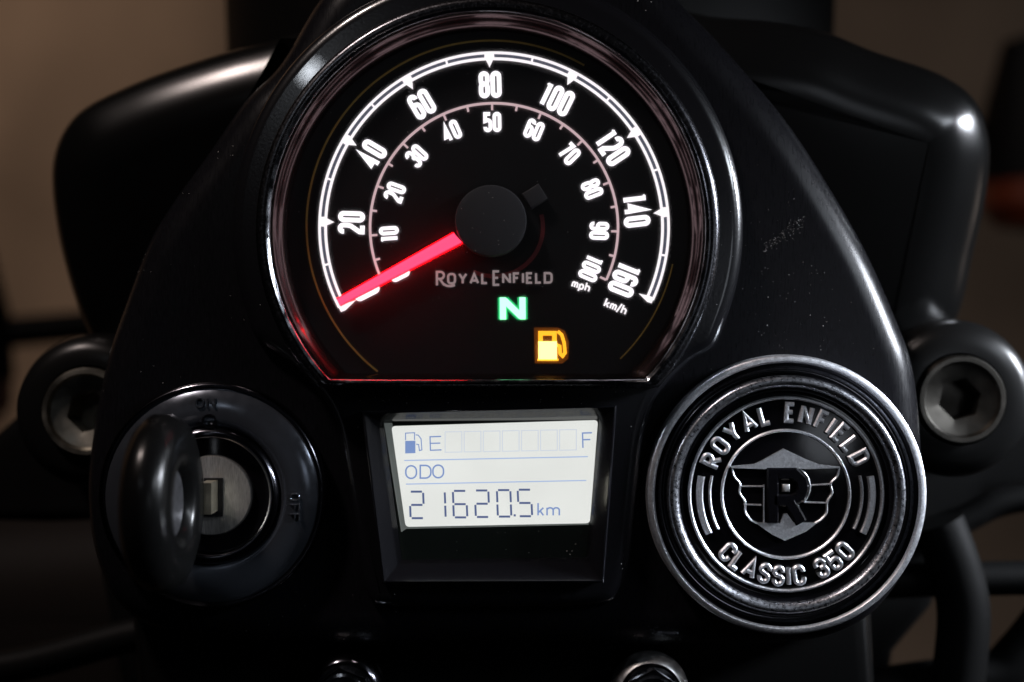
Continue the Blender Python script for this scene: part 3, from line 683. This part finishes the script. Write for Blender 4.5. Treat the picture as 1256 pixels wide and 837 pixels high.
ky = Thing('ignition_key', 'ignition key with thick black bow standing in the lock', 'key', P(262, 610, -.001))
xk = P(262, 610, -.001).x; yk = P(262, 606, 0).y
b = MB(); b.box((xk - .0002, yk - .0004, .0025), (.0024, .0068, .008)); b.build('blade', M['brass'], ky, smooth=False)
lean = Matrix.Rotation(R(-5), 3, 'Y'); foot = Vector((xk - .0010, yk, .0015))
def leaned(b):
    b.v = [lean @ (Vector(v) - foot) + foot for v in b.v]; return b
b = MB(); cz = .0190; rO = .0168; rI = .0062
prof = [(rI, -.0030), (rI + .0010, -.0008), (rI + .0028, .0), (rO - .004, .0), (rO - .0015, -.0010), (rO, -.0036), (rO, -.0068), (rO - .002, -.0092), (rI, -.0095)]
b.lathe_x((xk - .0002, yk, cz), prof, 96, 1.10); leaned(b).build('bow', M['keyplastic'], ky, sharp=50)
b = MB(); b.lathe_x((xk - .0002, yk, cz), [(rI + .0003, -.0026), (.00005, -.0026), (.00005, -.0056), (rI + .0003, -.0056)], 64, 1.10); leaned(b).build('inlay', M['inlay'], ky, sharp=40)

# ------------------------------------------------------------------ bolts at the bottom
def hex_bolt(px, py, rot, label, metal, zt=-.003):
    c = P(px, py, zt); kk = k(zt)
    t = Thing('hex_bolt', label, 'bolt', (c.x, c.y, zt - .009), 'bolts on the handlebar clamp')
    b = MB(); b.lathe(c, [(49 * kk, zt - .0095), (49 * kk, zt - .0080), (47 * kk, zt - .0066), (42 * kk, zt - .0050), (37 * kk, zt - .0042), (30 * kk, zt - .0040)], 96); b.build('washer', metal, t, sharp=45)
    b = MB(); b.lathe(c, [(39 * kk, zt - .0045), (38.5 * kk, zt - .0034), (36.5 * kk, zt - .0026), (30 * kk, zt - .0024)], 96); b.build('flange', M['bezel_chrome'], t, sharp=45)
    b = MB(); rr = []
    for r, z in ((36, -.004), (36, -.0006), (34.5, 0)): rr.append([Vector((c.x + r * kk * math.cos(R(60 * i + rot)), c.y + r * kk * math.sin(R(60 * i + rot)), zt + z)) for i in range(6)])
    b.rings(rr); n = 48
    b.lathe(c, [(29.5 * kk, zt + .00002), (26 * kk, zt + .00025), (24 * kk, zt - .0002), (.0001, zt - .0004)], n)
    m0 = len(b.v); b.v += rr[2]; b.f.append(tuple(m0 + i for i in range(6)))
    b.build('head', M['bezel_chrome'], t, smooth=False)
hex_bolt(801, 858, 86, 'bright hex bolt with washer at bottom edge towards the badge', M['bright'])
hex_bolt(420, 856, 98, 'dark hex bolt with washer at bottom edge towards the ignition lock', M['lockrim'])

# ------------------------------------------------------------------ dust lying on the console and bezels
b = MB()
def fleck(px, py, z, r):
    c = P(px, py, z); a = random.random() * 3; q = r * k(z)
    pts = [(c.x + q * math.cos(a + t) * (1 if t != 2 else 1.8), c.y + q * math.sin(a + t), z) for t in (0, 2, 4)]
    b.add([Vector(p) for p in pts] + [Vector((c.x, c.y, z + q))], [(0, 1, 3), (1, 2, 3), (2, 0, 3)])
for i in range(70): fleck(random.uniform(425, 785), random.uniform(466, 496), ZC + .0002, random.choice((.35, .5, .7)))
for i in range(60):
    y_ = random.uniform(230, 430); fleck(random.uniform(905, 930 + (y_ - 150) * .52), y_, ZP + .0001, random.uniform(.3, .6))
for i in range(45):
    a = random.uniform(0, 360); r = random.uniform(0, 255); y_ = 281 - r * math.sin(R(a))
    if y_ < 455: fleck(598 + r * math.cos(R(a)), y_, .00465, random.uniform(.25, .5))
for i in range(110):
    t = random.random(); fleck(938 + 48 * t + random.gauss(0, 3), 306 - 38 * t + random.gauss(0, 4.5), ZP + .0001, random.uniform(.2, .45))
for i in range(12): fleck(random.uniform(498, 715), random.uniform(650, 684), ZS + .00105, random.uniform(.3, .6))
du = b.build('dust', material('dust_grey', (.45, .44, .42), .9), smooth=False); du['kind'] = 'stuff'; du['label'] = 'specks of pale dust lying on the gauge and panel'; du['category'] = 'dust'
